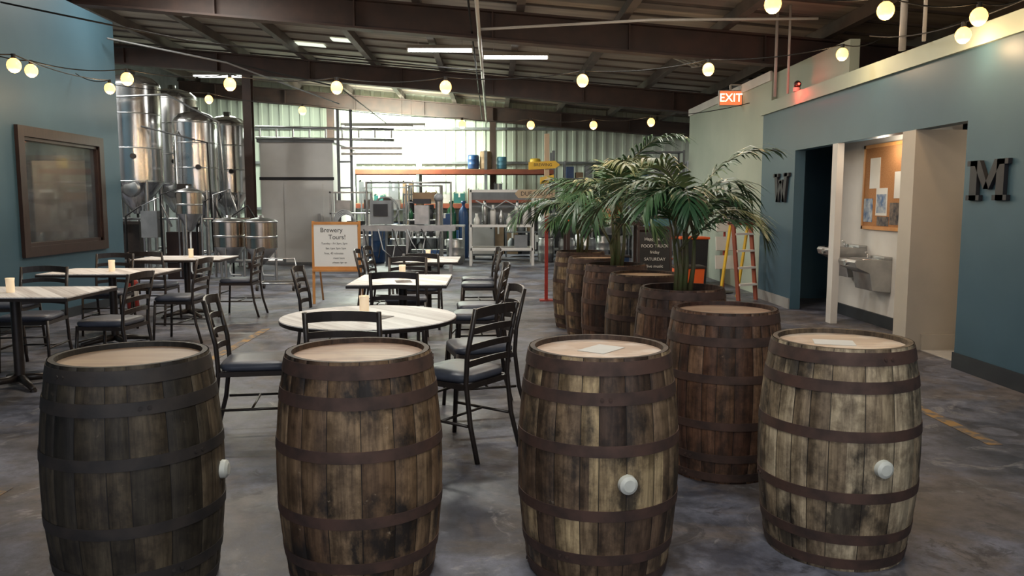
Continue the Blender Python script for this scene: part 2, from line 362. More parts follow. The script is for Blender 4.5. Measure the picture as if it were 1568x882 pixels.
b = B('office_partition'); b.bx((-7.6, -4, 0), (-7.5, 11.64, 2.69), 'teal'); b.finish()
b = B('office_door'); b.bx((-6.55, 11.60, 0), (-5.75, 11.645, 2.05), 'beige'); b.bx((-6.62, 11.58, 0), (-6.55, 11.645, 2.12), 'framewood'); b.bx((-5.75, 11.58, 0), (-5.68, 11.645, 2.12), 'framewood'); b.bx((-6.62, 11.58, 2.05), (-5.68, 11.645, 2.12), 'framewood'); b.ball((-6.45, 11.56, 1.0), .03, 'steel'); b.finish()
b = B('office_shelf')
for z in (.05, .5, .95, 1.4, 1.85): b.bx((-7.48, 10.2, z), (-7.1, 11.5, z+.03), 'framewood')
for y in (10.2, 11.47): b.bx((-7.48, y, 0), (-7.1, y+.03, 2.0), 'framewood')
for i in range(12):
    yy = 10.3+.1*i; b.bx((-7.45, yy, .98), (-7.2, yy+.06, 1.2+.1*rnd.random()), rnd.choice(['card', 'paper', 'blue', 'red']))
b.finish()
b = B('office_pendant_lamp'); b.cyl((0, 0, .2), (0, 0, .42), .006, 'wire', n=6); b.lathe([(.03, .2), (.10, .08), (.14, 0)], 'rackorange', n=20); b.ball((0, 0, .05), .04, 'bulb'); b.finish((-6.4, 11.0, 2.27))
light('office_lamp', 'POINT', (-6.4, 11.0, 2.2), 14, (1, .70, .40), .06)

XR = 4.07
b = B('wall_right'); D = 2.15; T_ = 2.75
b.bx((XR, -4, 0), (XR+.14, 6.85, T_), 'teal')
b.bx((XR, 6.85, D), (XR+.14, 12.1, T_), 'teal')
b.bx((XR, 10.77, 0), (XR+.14, 12.1, D), 'teal')
b.bx((XR, 7.69, 0), (6.5, 7.94, D), 'beige')
b.bx((XR, 9.44, 0), (XR+.08, 9.58, D), 'white')
b.bx((XR+.5, 7.94, 0), (XR+.6, 10.6, D+.3), 'white')
b.bx((XR+.6, 10.5, 0), (8, 10.6, D+.3), 'teal')
b.bx((XR+.14, 12.0, 0), (8, 12.1, T_), 'teal')
b.bx((6.5, 4, 0), (6.6, 10.5, D+.3), 'beige')
b.bx((XR+.14, 6.7, 0), (6.5, 6.85, D), 'beige')
b.finish()
B('ceiling_restroom').bx((XR+.141, 4, D+.31), (8, 11.99, D+.4), 'beige').finish()
B('floor_restroom').bx((XR+.145, 6.86, .001), (6.49, 7.68, .008), 'tile').finish()
b = B('trim_wall_cap'); b.bx((XR-.04, -4, T_), (XR+.2, 12.14, T_+.17), 'sage'); b.finish()
b = B('wall_right_upper'); b.bx((XR+.21, 9.7, T_+.001), (XR+.33, 12.14, 3.4), 'sage')
b.bx((XR+.13, 12.15, 0), (XR+.33, 17.2, 3.4), 'sage'); b.bx((XR+.33, 17.1, 0), (8, 17.2, 3.4), 'sage')
b.bx((XR+.10, 12.15, 3.28), (XR+.13, 17.2, 3.42), 'white'); b.finish()
b = B('baseboard_right')
b.bx((XR-.02, -4, 0), (XR-.001, 6.85, .14), 'darkbase'); b.bx((XR-.02, 10.78, 0), (XR-.001, 12.1, .14), 'greybase')
b.bx((XR+.47, 7.95, 0), (XR+.499, 10.6, .14), 'darkbase'); b.bx((XR+.15, 7.66, 0), (6.4, 7.688, .16), 'beige')
b.bx((XR-.02, 7.68, 0), (XR-.001, 7.95, .1), 'greybase')
b.finish()

for (x, y) in ((-5.35, 17.9), (0.0, 23.6), (-4.7, 23.6), (5.4, 18), (-8.8, 18), (-8.8, 12.2)):
    b = B('steel_column'); h = zc(x)-.66
    b.bx((-.09, -.1, 0), (.09, -.085, h), 'beam'); b.bx((-.09, .085, 0), (.09, .1, h), 'beam'); b.bx((-.008, -.085, 0), (.008, .085, h), 'beam')
    b.bx((-.14, -.14, 0), (.14, .14, .02), 'beam'); b.finish((x, y, 0))

b = B('floor_line_marking')
for (x, y0, y1) in ((3.02, 4.6, 5.6), (-2.62, 7.2, 9.2), (-2.5, 3.3, 4.0), (3.1, 9, 11)):
    b.bx((x-.045, y0, .001), (x+.045, y1, .003), 'stripe')
b.finish()

# ------------------------------------------------------------------ barrels
H = .89
def rad(z): return .274+.044*(1-((z-H/2)/(H/2))**2)
HOOPS = [(.828, .878), (.722, .768), (.535, .577), (.292, .334), (.118, .160), (.012, .055)]
headmats = [plank_mat('barrel_head_%d' % i, c1, c2, .1, .45, .6, stretch=(3, 60, 2), stain=st) for i, (c1, c2, st) in enumerate([
    ((.36, .25, .16), (.24, .15, .09), (.26, .16, .11)), ((.54, .37, .26), (.34, .21, .14), (.24, .12, .08)),
    ((.64, .47, .35), (.46, .31, .22), (.82, .74, .66)), ((.64, .49, .36), (.44, .31, .22), (.78, .70, .60))])]
def barrel(loc, wood, seed, rz=0, bung=None, hoop='hoop', head=0, opened=False):
    r = random.Random(seed); b = B('wine_barrel' if not opened else 'barrel_planter')
    ws = [r.uniform(.65, 1.4) for _ in range(21)]; tot = sum(ws); a = 0; cols = []; ids = []; sf = []
    bands = [0, .03, .14, .313, .556, .745, .85, 1]
    for i, w in enumerate(ws):
        da = w/tot*2*PI; g = .012
        for q, dr, s_ in ((a-g*.5, -.002, 1), (a+g*.5, -.002, 0), (a+g*1.2, .0004, 0), (a+da/2, .0012, 0), (a+da-g*1.2, .0004, 0)): cols.append((q, dr)); ids.append(i); sf.append(s_)
        a += da
    zs = sorted(set([H*i/22 for i in range(23)]+bands[1:-1]))
    base = [r.random() for _ in ws]; ban = [[r.random() for _ in bands] for _ in ws]
    vs = []; fs = []; at = []; se = []; nc = len(cols)
    for z in zs:
        for (q, dr) in cols:
            R_ = rad(z)+dr; vs.append((R_*math.cos(q), R_*math.sin(q), z))
    for k in range(len(zs)-1):
        zm = (zs[k]+zs[k+1])/2; bi = max(j for j in range(len(bands)) if bands[j] <= zm)
        for i in range(nc):
            j = (i+1) % nc; fs.append((k*nc+i, k*nc+j, (k+1)*nc+j, (k+1)*nc+i)); se.append(.9*sf[i])
            t = .5*base[ids[i]]+.5*ban[ids[i]][bi]
            if bung is not None and bi == 3:
                d = abs((cols[i][0]-bung+PI) % (2*PI)-PI)
                if d < .5: t = .85+.15*t
            at.append(t)
    b.add(vs, fs, wood, True, at, se)
    rt = rad(H)
    b.lathe([(rt-.003, H), (rt-.022, H), (rt-.024, H-.022 if not opened else H-.09)], wood, n=46, smooth=False)
    if opened:
        b.lathe([(rt-.024, H-.06), (.001, H-.05)], 'soil', n=32)
    else:
        zt = H-.02; n = 46
        b.add([((rt-.023)*math.cos(2*PI*i/n), (rt-.023)*math.sin(2*PI*i/n), zt) for i in range(n)], [tuple(range(n))], headmats[head])
    b.add([((rt-.003)*math.cos(2*PI*i/46), (rt-.003)*math.sin(2*PI*i/46), 0.001) for i in range(46)], [tuple(range(46))[::-1]], wood)
    for (z0, z1) in HOOPS:
        t = .0035
        b.lathe([(rad(z0)-.003, z0), (rad(z0)+t, z0)], hoop, n=72); b.lathe([(rad(z0)+t, z0), (rad((z0+z1)/2)+t, (z0+z1)/2), (rad(z1)+t, z1)], hoop, n=72); b.lathe([(rad(z1)+t, z1), (rad(z1)-.003, z1)], hoop, n=72)
        q = r.uniform(0, 6.28); zz = (z0+z1)/2
        for dq in (-.05, .05):
            c = Vector((math.cos(q+dq), math.sin(q+dq), 0)); R_ = rad(zz)
            b.cyl(c*R_+Vector((0, 0, zz)), c*(R_+.007)+Vector((0, 0, zz)), .007, hoop, n=8)
    if bung is not None:
        c = Vector((math.cos(bung), math.sin(bung), 0)); zz = .435; R_ = rad(zz); up = Vector((0, 0, zz))
        b.cyl(c*(R_-.01)+up, c*(R_+.018)+up, .037, 'bung', .034, 24); b.cyl(c*(R_+.018)+up, c*(R_+.026)+up, .034, 'bung', .022, 24)
    return b.finish(loc, rz)
wd = {
 'g': barrel_mat('barrel_oak_grey', [(.026, .022, .016), (.055, .045, .030), (.09, .072, .046), (.14, .105, .065)], .85),
 'b': barrel_mat('barrel_oak_brown', [(.085, .048, .028), (.17, .10, .055), (.28, .18, .100), (.42, .30, .18)], .97),
 'r': barrel_mat('barrel_oak_amber', [(.095, .058, .040), (.19, .120, .074), (.31, .215, .130), (.60, .46, .26)], .85),
 't': barrel_mat('barrel_oak_tan', [(.16, .115, .072), (.30, .225, .145), (.46, .36, .23), (.68, .57, .39)], .85),
 'm': barrel_mat('barrel_oak_red', [(.075, .032, .020), (.135, .062, .036), (.21, .105, .060), (.33, .19, .11)], .75)}
def fa(deg, x, y): return math.atan2(-y, -x)+math.radians(deg)
barrel((-1.36, 2.98, 0), wd['g'], 1, 0, fa(68, -1.36, 2.98), 'hoopdark', 0)
barrel((-.52, 3.05, 0), wd['b'], 2, 0, None, 'hoop', 1)
barrel((.416, 3.1, 0), wd['r'], 3, 0, fa(20, .416, 3.1), 'hoop', 2)
barrel((1.45, 3.25, 0), wd['t'], 4, 0, fa(32, 1.45, 3.25), 'hoop', 3)
barrel((1.25, 4.24, 0), wd['m'], 5, 0, None, 'hoop', 1)
barrel((1.27, 5.3, 0), wd['m'], 6, 0, None, 'hoop', 0, True)
barrel((1.22, 6.35, 0), wd['b'], 7, 0, None, 'hoop', 0)
barrel((1.14, 7.35, 0), wd['m'], 8, 0, None, 'hoop', 0, True)
barrel((1.07, 8.3, 0), wd['b'], 9, 0, None, 'hoop', 0)
barrel((1.02, 9.3, 0), wd['r'], 10, 0, None, 'hoop', 0, True)
b = B('paper_menu'); b.box((0, 0, .0015), (.17, .12, .002), 'paper', rz=.9); b.finish((.43, 3.12, H-.02))
b = B('paper_menu'); b.box((0, 0, .0015), (.16, .12, .002), 'paper', rz=-.3); b.finish((1.42, 3.25, H-.02))

# ------------------------------------------------------------------ palms
def palm(loc, seed, n=15, L=.95, sc=1.0, zb=.84):
    r = random.Random(seed); b = B('potted_palm')
    stems = []
    for i in range(5):
        a = 2*PI*i/5+r.uniform(-.3, .3); d = r.uniform(.02, .06); h = r.uniform(.18, .48)*sc
        p0 = Vector((d*math.cos(a), d*math.sin(a), 0)); p1 = p0*1.5+Vector((0, 0, h))
        b.tube([p0, (p0+p1)/2+Vector((.01, 0, 0)), p1], [.020, .015, .011], 'stem'); stems.append(p1)
    for i in range(n):
        a = 2*PI*i/n*2.4+r.uniform(-.25, .25); e = math.radians(r.uniform(50, 84)); p = stems[i % 5].copy()
        ln = L*sc*r.uniform(.72, 1.1); bend = math.radians(r.uniform(80, 140)); K = 24
        pts = [p.copy()]; ps = p.copy()
        tw = r.uniform(-.3, .3)
        for k in range(K):
            t = (k+1)/K; ee = e-bend*t**1.5; aa = a+tw*t
            ps = ps+Vector((math.cos(aa)*math.cos(ee), math.sin(aa)*math.cos(ee), math.sin(ee)))*(ln/K); pts.append(ps.copy())
        b.tube(pts[::2], [.0075-.0055*j/(K/2) for j in range(len(pts[::2]))], 'stem', 5)
        mat = 'leaf2' if r.random() < .2 else 'leaf'
        for k in range(6, K):
            for sub in (0, .5):
                t = (k+sub)/K; q = pts[k].lerp(pts[min(k+1, K)], sub)
                T = (pts[min(k+1, K)]-pts[k-1]).normalized(); S = T.cross(Vector((0, 0, 1)))
                S = S.normalized() if S.length > .05 else Vector((math.sin(a), -math.cos(a), 0))
                Nn = S.cross(T)
                if sub and r.random() < .4: continue
                ll = .26*sc*(math.sin(PI*max(.06, min(.97, (t-.16)/.9)))**.55)*r.uniform(.8, 1.1)+.02
                an = math.radians(60-34*t+r.uniform(-7, 7))
                for sgn in (-1, 1):
                    d = (T*math.cos(an)+S*sgn*math.sin(an)+Nn*r.uniform(.05, .4)).normalized(); w0 = .0078*sc
                    wv = (T*math.sin(an)-S*sgn*math.cos(an)).normalized()
                    pp = q.copy(); vs = [pp-wv*w0*.4, pp+wv*w0*.4]
                    for g, ww in ((.2, 1.15), (.6, 1.0), (1.1, .08)):
                        d2 = (d+Vector((0, 0, -.85*g))).normalized(); pp = pp+d2*ll*.34
                        vs += [pp-wv*w0*ww, pp+wv*w0*ww]
                    b.add(vs, [(0, 1, 3, 2), (2, 3, 5, 4), (4, 5, 7, 6)], mat, True)
    return b.finish((loc[0], loc[1], zb))
palm((1.27, 5.3), 21, 22, .86, .98)
palm((1.14, 7.35), 5, 22, .98, 1.08)
palm((1.02, 9.3), 8, 20, .95, 1.05)

# ------------------------------------------------------------------ chairs
def chair_mesh():
    b = B('dining_chair')
    for sx in (-1, 1):
        x = .195*sx
        b.tube([(x*1.04, -.29, 0), (x, -.235, .2), (x, -.205, .44), (x, -.215, .6), (x, -.275, .87)], .0145, 'black', 8)
        b.tube([(x*1.05, .215, 0), (x, .185, .44)], .0135, 'black', 8)
        b.tube([(x, -.215, .2), (x, .2, .2)], .009, 'black', 6)
        b.bx((x-.012, -.2, .405), (x+.012, .19, .435), 'black')
    b.bx((-.195, .175, .405), (.195, .195, .435), 'black'); b.bx((-.195, -.215, .405), (.195, -.195, .435), 'black')
    b.tube([(-.195, -.02, .2), (.195, -.02, .2)], .008, 'black', 6); b.tube([(-.195, .2, .3), (.195, .2, .3)], .008, 'black', 6)
    for z, h in ((.55, .036), (.645, .036), (.74, .036), (.84, .055)):
        def yb(zz): return -.205-.07*max(0, (zz-.5)/.37)**1.3
        n = 8; vs = []; fs = []
        for i in range(n+1):
            x = -.195+.39*i/n; bow = -.028*(1-(x/.195)**2); arc = (.014*(1-(x/.195)**2))
            for (dy, dz) in ((-.006, -h/2), (.006, -h/2), (.006, h/2), (-.006, h/2)):
                vs.append((x, yb(z)+bow+dy, z+dz+arc))
        for i in range(n):
            for k in range(4):
                fs.append((4*i+k, 4*i+(k+1) % 4, 4*i+4+(k+1) % 4, 4*i+4+k))
        fs += [(0, 1, 2, 3), (4*n+3, 4*n+2, 4*n+1, 4*n)]
        b.add(vs, fs, 'black')
    def ring(s, z):
        out = []
        for i in range(24):
            q = 2*PI*i/24; c, sn = math.cos(q), math.sin(q)
            x = math.copysign(abs(c)**.35, c)*.205*s; yv = math.copysign(abs(sn)**.35, sn)*.205*s
            out.append((x*(1+.06*yv/.2), yv, z))
        return out
    vs = ring(.97, .435)+ring(1.02, .45)+ring(1.02, .468)+ring(.93, .484)+ring(.5, .49)
    fs = [(k*24+i, k*24+(i+1) % 24, (k+1)*24+(i+1) % 24, (k+1)*24+i) for k in range(4) for i in range(24)]
    fs += [tuple(range(24))[::-1], tuple(range(96, 120))]
    b.add(vs, fs, 'vinyl', True)
    return b
C0 = None
def chair(x, y, fx, fy):
    global C0
    rz = math.atan2(fy, fx)-PI/2
    if C0 is None: C0 = chair_mesh().finish((x, y, 0), rz)
    else: inst(C0, (x, y, 0), rz)
chair(-1.48, 4.98, 1, .15); chair(-.20, 4.66, -.80, .60); chair(-.10, 5.5, -1, -.25); chair(-.82, 4.50, -.05, 1)
chair(-.83, 6.92, 0, 1); chair(-1.50, 7.25, 1, 0); chair(-.16, 7.05, -1, .1); chair(-.14, 7.65, -1, -.1); chair(-.9, 8.28, .05, -1)
chair(-.82, 9.35, 0, 1); chair(-1.42, 9.95, 1, 0); chair(-.18, 9.7, -1, 0); chair(-.2, 10.35, -1, -.1); chair(-1.4, 10.6, 1, -.1)
chair(-3.22, 6.75, -1, .1); chair(-4.05, 7.05, .1, -1); chair(-4.15, 5.55, 0, 1)
chair(-3.30, 8.45, -1, .05); chair(-4.3, 8.95, .1, -1); chair(-4.75, 7.9, 1, .1)
chair(-3.28, 10.35, -1, 0); chair(-4.1, 9.75, 0, 1)

# ------------------------------------------------------------------ tables
def candle(x, y, z):
    b = B('candle_holder')
    b.lathe([(.001, 0), (.027, 0), (.030, .01), (.030, .085), (.033, .112), (.029, .112), (.027, .08), (.001, .08)], 'candle', n=20)
    b.ball((0, 0, .095), .010, 'flame', 1.6, 8, 6); b.finish((x, y, z+.001))
def table(x, y, w, d, rnd_=False):
    b = B('cafe_table')
    if rnd_:
        r = w/2
        b.lathe([(.001, .72), (r-.01, .72), (r, .725), (r, .745)], 'black', n=64); b.lathe([(r, .745), (r-.003, .75), (.001, .75)], 'table', n=64, smooth=False)
    else:
        b.bx((-w/2, -d/2, .72), (w/2, d/2, .743), 'black'); b.bx((-w/2+.004, -d/2+.004, .743), (w/2-.004, d/2-.004, .752), 'table')
    b.cyl((0, 0, .04), (0, 0, .72), .038, 'black', n=20)
    b.box((0, 0, .71), (.4, .06, .02), 'black'); b.box((0, 0, .71), (.06, .4, .02), 'black')
    for i in range(4):
        q = PI/4+i*PI/2; c, s = math.cos(q), math.sin(q)
        b.tube([(c*.02, s*.02, .06), (c*.15, s*.15, .05), (c*.33, s*.33, .022)], [.034, .028, .02], 'black', 8); b.cyl((c*.33, s*.33, 0), (c*.33, s*.33, .02), .024, 'black')
    b.finish((x, y, 0))
table(-.77, 4.92, 1.08, 1.08, True); table(-.83, 7.3, .86, 1.0); table(-.81, 9.95, .78, .95)
table(-3.78, 6.35, 1.24, .8); table(-3.92, 8.27, 1.14, .76); table(-3.93, 10.3, 1.1, .76)
for c in ((-.82, 5.05, .75), (-.86, 7.55, .752), (-.81, 9.95, .752), (-3.78, 6.3, .752), (-3.92, 8.27, .752), (-3.87, 10.3, .752)): candle(*c)
b = B('menu_sheet'); b.box((0, 0, .001), (.14, .2, .002), 'paper', rz=.5); b.box((.2, -.02, .001), (.12, .16, .002), 'posterdark', rz=-.4); b.finish((-.9, 4.88, .7505))
b = B('menu_sheet'); b.box((0, 0, .001), (.14, .2, .002), 'posterdark', rz=.2); b.finish((-.8, 7.1, .7525))

# ------------------------------------------------------------------ string lights
b = B('string_lights'); bulbs = []
rows = [
 [(-5.35, 8.4, 2.98), (-4.74, 8.5, 2.80), (-3.77, 8.5, 2.72), (-2.72, 8.5, 2.67), (-1.62, 8.5, 2.64), (-.49, 8.5, 2.65), (.94, 8.5, 2.72), (2.26, 8.5, 2.84), (3.67, 8.5, 3.0), (4.1, 8.5, 3.08)],
 [(-6.5, 13, 3.3), (-4.5, 13, 3.08), (-3.03, 13, 2.91), (-.49, 13, 2.70), (.61, 13, 2.69), (1.62, 13, 2.69), (2.55, 13, 2.74), (4.14, 13, 2.95)],
 [(-.4, 6, 3.15), (.9, 6, 3.02), (2.06, 6, 2.90), (2.9, 6, 2.86), (3.6, 6, 2.82), (4.0, 6, 2.9)],
 [(-5.35, 10.6, 3.0), (-4.65, 10, 2.83), (-4.45, 7.7, 2.72), (-5.35, 7.2, 2.8)],
 [(3.86, 8.3, 3.05), (3.84, 6.6, 2.81), (4.0, 4.5, 3.0)]]
for row in rows:
    for i in range(len(row)-1):
        a = Vector(row[i]); c = Vector(row[i+1]); a.z += .10; c.z += .10
        n = 8; b.tube([a.lerp(c, j/n)-Vector((0, 0, .05*4*(j/n)*(1-j/n))) for j in range(n+1)], .006, 'wire', 5)
    for p in row[1:-1]: bulbs.append(p)
for p in bulbs:
    b.cyl((p[0], p[1], p[2]+.045), (p[0], p[1], p[2]+.105), .02, 'wire', n=10)
    b.ball(p, .062, 'bulb', 1.1, 14, 8)
b.finish()
for i, p in enumerate(bulbs):
    light('bulb_glow', 'POINT', (p[0], p[1], p[2]-.1), 12, (1, .68, .38), .05)

# ------------------------------------------------------------------ fluorescent fixtures
def fixture(loc, L=1.25, rz=0, lit=True, p=60, col=(1, .98, .92)):
    b = B('fluorescent_light')
    b.prism([(-.13, .0), (.13, 0), (.07, .07), (-.07, .07)], 'X', -L/2, L/2, 'unlit')
    for y in (-.05, .05): b.cyl((-L/2+.03, y, -.02), (L/2-.03, y, -.02), .016, 'tube' if lit else 'unlit', n=10)
    for x in (-L/2+.01, L/2-.01): b.bx((x-.012, -.09, -.04), (x+.012, .09, 0), 'unlit')
    for x in (-L/3, L/3): b.cyl((x, 0, .07), (x, 0, zc(loc[0])-loc[2]-.05-abs(.08*x)), .004, 'unlit', n=6)
    o = b.finish(loc, rz)
    if lit: light('fluorescent_glow', 'AREA', (loc[0], loc[1], loc[2]-.06), p, col, L, .2, (0, 0, rz))
    return o
GR = (.92, 1, .86)
fixture((-.95, 14.9, 4.22), 1.2, 0, True, 90); fixture((.42, 14.9, 4.1), 1.2, 0, True, 70)
fixture((-5.2, 12.9, 4.5), 1.3, 1.2, False); fixture((3.3, 14, 3.9), 1.3, 1.0, False)
fixture((-8.1, 14.3, 4.75), 1.3, 0, True, 260); fixture((-6.8, 20.5, 4.6), 1.3, 0, True, 160, GR)
fixture((-3.0, 22.3, 3.55), 2.3, 0, True, 380, GR); fixture((-3.0, 21.5, 3.45), 1.8, 0, True, 240, GR)
fixture((-4.2, 10.9, 4.55), 1.2, 0, True, 70, (1, .95, .86)); fixture((6.0, 20, 3.7), 1.2, 0, True, 90)  # first fixture is an added fill lamp, kept above the view
fixture((-1.6, 7.2, 4.3), 1.3, 0, True, 80, (1, .95, .86)); fixture((1.8, 8.2, 4.05), 1.3, 0, True, 45, (1, .95, .86))  # both added out of view as fill for tables, chairs, walls and floor
fixture((0.5, 2.0, 4.1), 1.3, 0, True, 52); fixture((0.5, -1.5, 4.1), 1.3, 0, True, 80)  # unseen overhead fixtures, added to light barrel tops and front floor
light('wall_washer', 'AREA', (-2.9, 22.4, 3.9), 300, (.92, 1, .82), 3.0, .3, (math.radians(65), 0, 0))
light('alcove_light', 'POINT', (4.35, 8.9, 2.05), 6, (1, .86, .68), .06); light('restroom_light', 'POINT', (5.3, 7.3, 2.0), 9, (1, .86, .7), .08)

b = B('ceiling_conduit')
b.tube([(-.18, -3, 3.72), (-.18, 12, 3.72), (-.18, 23, 3.72)], .025, 'unlit'); b.tube([(-.18, 10.9, 3.74), (2.0, 10.3, 3.74), (4, 10.0, 3.7)], .018, 'unlit')
b.tube([(-.18, 12.6, 3.72), (-.2, 12.7, 3.95), (-.2, 12.7, 4.2)], .03, 'unlit')
b.tube([(-9, 13, 4.0), (-5.2, 13.2, 3.9), (-3, 16, 3.7), (-2.9, 23, 3.6)], .014, 'wire'); b.tube([(-5.3, 11.4, 3.7), (-4.2, 13, 3.65), (-3.2, 17, 3.5)], .014, 'grey')
b.tube([(-.3, 9, 3.95), (-.3, 23, 3.8)], .014, 'wire'); b.tube([(-5.3, 9, 3.6), (-3.5, 9.5, 3.3), (-1.6, 12, 3.5), (-.18, 14, 3.7)], .01, 'wire')
b.finish()
b = B('sprinkler_pipe')
for (x, y, r_) in ((3.95, 11.3, .022), (4.02, 11.0, .018), (3.97, 7.45, .018), (4.0, 7.9, .035)): b.tube([(x, y, 2.93), (x, y, 3.5), (x, y, zc(x)-.03)], r_, 'unlit')
b.finish()

# ------------------------------------------------------------------ right wall things
def wall_letter(name, strokes, y0, y1, z0, z1):
    b = B(name)
    for poly in strokes:
        b.prism([(y1-(y1-y0)*p[0], z0+(z1-z0)*p[1]) for p in poly], 'X', XR-.035, XR-.001, 'ink')
    b.finish()
def rc(a, c, d, e): return [(a, c), (d, c), (d, e), (a, e)]
wall_letter('letter_m_sign', [rc(.08, 0, .26, 1), rc(.74, 0, .92, 1), rc(0, 0, .34, .13), rc(.66, 0, 1, .13), rc(0, .87, .26, 1), rc(.74, .87, 1, 1),
    [(.14, 1), (.32, 1), (.57, .28), (.43, .28)], [(.68, 1), (.86, 1), (.57, .28), (.43, .28)]], 6.22, 6.76, 1.47, 1.80)
wall_letter('letter_w_sign', [[(.08, 1), (.26, 1), (.38, 0), (.22, 0)], [(.22, 0), (.38, 0), (.56, .75), (.44, .75)], [(.44, .75), (.56, .75), (.78, 0), (.62, 0)], [(.62, 0), (.78, 0), (.92, 1), (.74, 1)],
    rc(0, .88, .34, 1), rc(.66, .88, 1, 1), rc(.38, .66, .62, .78)], 10.90, 11.5, 1.46, 1.86)
XF = XR+.5
b = B('corkboard'); b.bx((XF-.02, 8.7, 1.15), (XF-.001, 9.75, 2.12), 'cork')
for (y0, y1, z0, z1, mt) in ((9.35, 9.6, 1.62, 1.98, 'paper'), (9.5, 9.72, 1.22, 1.5, 'posterblue'), (9.15, 9.42, 1.3, 1.62, 'paper'), (9.17, 9.4, 1.33, 1.55, 'posterblue'), (9.1, 9.38, 1.18, 1.29, 'posterdark'), (8.8, 9.0, 1.5, 1.8, 'paper'), (8.85, 9.08, 1.2, 1.45, 'posterdark')):
    b.bx((XF-.024-(.002 if mt == 'posterblue' else 0), y0, z0), (XF-.019, y1, z1), mt)
for (y0, y1, z0, z1) in ((8.68, 9.77, 2.1, 2.14), (8.68, 9.77, 1.13, 1.17), (8.68, 8.72, 1.13, 2.14), (9.73, 9.77, 1.13, 2.14)): b.bx((XF-.03, y0, z0), (XF-.001, y1, z1), 'easel')
b.finish()
def fountain(y, z):
    b = B('drinking_fountain')
    b.prism([(XF-.002, z), (XF-.42, z), (XF-.44, z-.03), (XF-.42, z-.09), (XF-.26, z-.16), (XF-.22, z-.36), (XF-.002, z-.38)], 'Y', y-.22, y+.22, 'steel2')
    b.bx((XF-.1, y-.22, z), (XF-.002, y+.22, z+.03), 'steel2')
    b.lathe([(.001, -.015), (.1, -.01), (.15, .003), (.165, .006), (.17, 0)], 'steel', (XF-.25, y, z), 24)
    b.tube([(XF-.12, y+.12, z), (XF-.13, y+.12, z+.06), (XF-.17, y+.10, z+.07)], .012, 'steel', 8); b.cyl((XF-.43, y, z-.05), (XF-.455, y, z-.05), .03, 'steel', n=14)
    b.finish(bevel=.006)
fountain(9.86, .90); fountain(9.22, .80)
e = empty('exit_sign', (4.0, 13.6, 3.2))
B('housing').bx((-.2, -.03, -.13), (.2, .03, .13), 'unlit').finish(parent=e, bevel=.006)
B('face').bx((-.185, -.034, -.115), (.185, -.0305, .115), 'exitglow').finish(parent=e)
text('exit_text', 'EXIT', .19, (0, -.036, 0), FY, 'exitletter', e)
B('bracket').cyl((0, 0, .13), (0, 0, .22), .02, 'unlit').box((.1, 0, .22), (.2, .04, .02), 'unlit').finish(parent=e)
b = B('security_camera'); b.cyl((0, 0, .0), (0, 0, .05), .05, 'unlit'); b.ball((0, -.02, .09), .05, 'black'); b.ball((0, -.07, .09), .014, 'redlamp'); b.finish((4.05, 10.75, 2.925))
light('security_led_glow', 'POINT', (3.93, 10.6, 2.88), 4, (1, .05, .03), .02)

# ------------------------------------------------------------------ easel board, sign post, chalk sign
e = empty('easel_whiteboard', (-2.25, 11.5, 0))
b = B('frame'); w, z0, z1 = .33, .5, 1.18
for x in (-w, w): b.box((x, 0, .59), (.035, .03, 1.2), 'easel', rx=-.05)
b.bx((-w, -.035, z1-.04), (w, -.005, z1), 'easel'); b.bx((-w, -.035, z0), (w, -.005, z0+.04), 'easel'); b.bx((-w, -.07, z0-.03), (w, .0, z0), 'easel')
for x in (-.3, .3): b.tube([(x, .03, 1.1), (x, .45, 0)], .014, 'easel', 8)
b.tube([(-.3, .24, .55), (.3, .24, .55)], .01, 'easel', 6)
b.finish(parent=e)
B('board').bx((-.31, -.03, z0+.04), (.31, -.01, z1-.04), 'whiteboard').finish(parent=e)
for s, sz, x, z in (('Brewery', .10, -.06, 1.06), ('Tours!', .10, .02, .96), ('Tuesday - Fri 3pm, 5pm', .042, -.02, .87), ('Sat: 1pm 3pm 5pm', .042, 0, .80), ('free, 45 minutes', .045, -.03, .73), ('meet here', .042, .04, .66), ('please sign up', .04, .05, .60)):
    text('lettering', s, sz*.92, (x, -.0325, z), FY, 'ink', e, .0001)
e = empty('direction_sign_post', (.79, 11.8, 0))
b = B('post'); b.bx((-.025, -.025, 0), (.025, .025, 1.25), 'red'); b.bx((-.035, -.035, 1.25), (.035, .035, 2.45), 'palewood'); b.bx((-.1, -.1, 0), (.1, .1, .015), 'red')
b.prism([(-.27, 1.93), (.12, 1.95), (.19, 2.0), (.12, 2.06), (-.27, 2.04)], 'Y', -.06, -.036, 'yellow')
b.prism([(-.47, 1.58), (-.42, 1.52), (.12, 1.52), (.12, 1.64), (-.42, 1.64)], 'Y', -.06, -.036, 'palewood')
b.prism([(-.1, 1.72), (.1, 1.76), (.1, 1.86), (-.1, 1.82)], 'Y', -.06, -.036, 'yellow')
b.finish(parent=e)
text('sign_text', 'DUE SOUTH', .085, (-.15, -.062, 1.58), FY, 'ink', e); text('sign_text', 'BREWING', .06, (-.06, -.062, 2.0), FY, 'ink', e)
e = empty('chalkboard_sign', (2.1, 10.3, 0))
b = B('board'); b.box((0, 0, .6), (.4, .02, .95), 'chalk', rx=-.12); b.box((0, .24, .6), (.4, .02, 1.1), 'framewood', rx=.16)
for x in (-.21, .21): b.box((x, -.0, .58), (.03, .035, 1.16), 'framewood', rx=-.12)
b.box((0, .06, 1.12), (.45, .035, .04), 'framewood'); b.finish(parent=e)
for s, z in (('Happy hour', .98), ('FOOD TRUCK', .89), ('friday', .81), ('SATURDAY', .72), ('live music', .63), ('SUNDAY', .54)):
    text('lettering', s, .055, (0, -.02+(z-.6)*.12, z), (PI/2-.12, 0, 0), 'paper', e, .001)

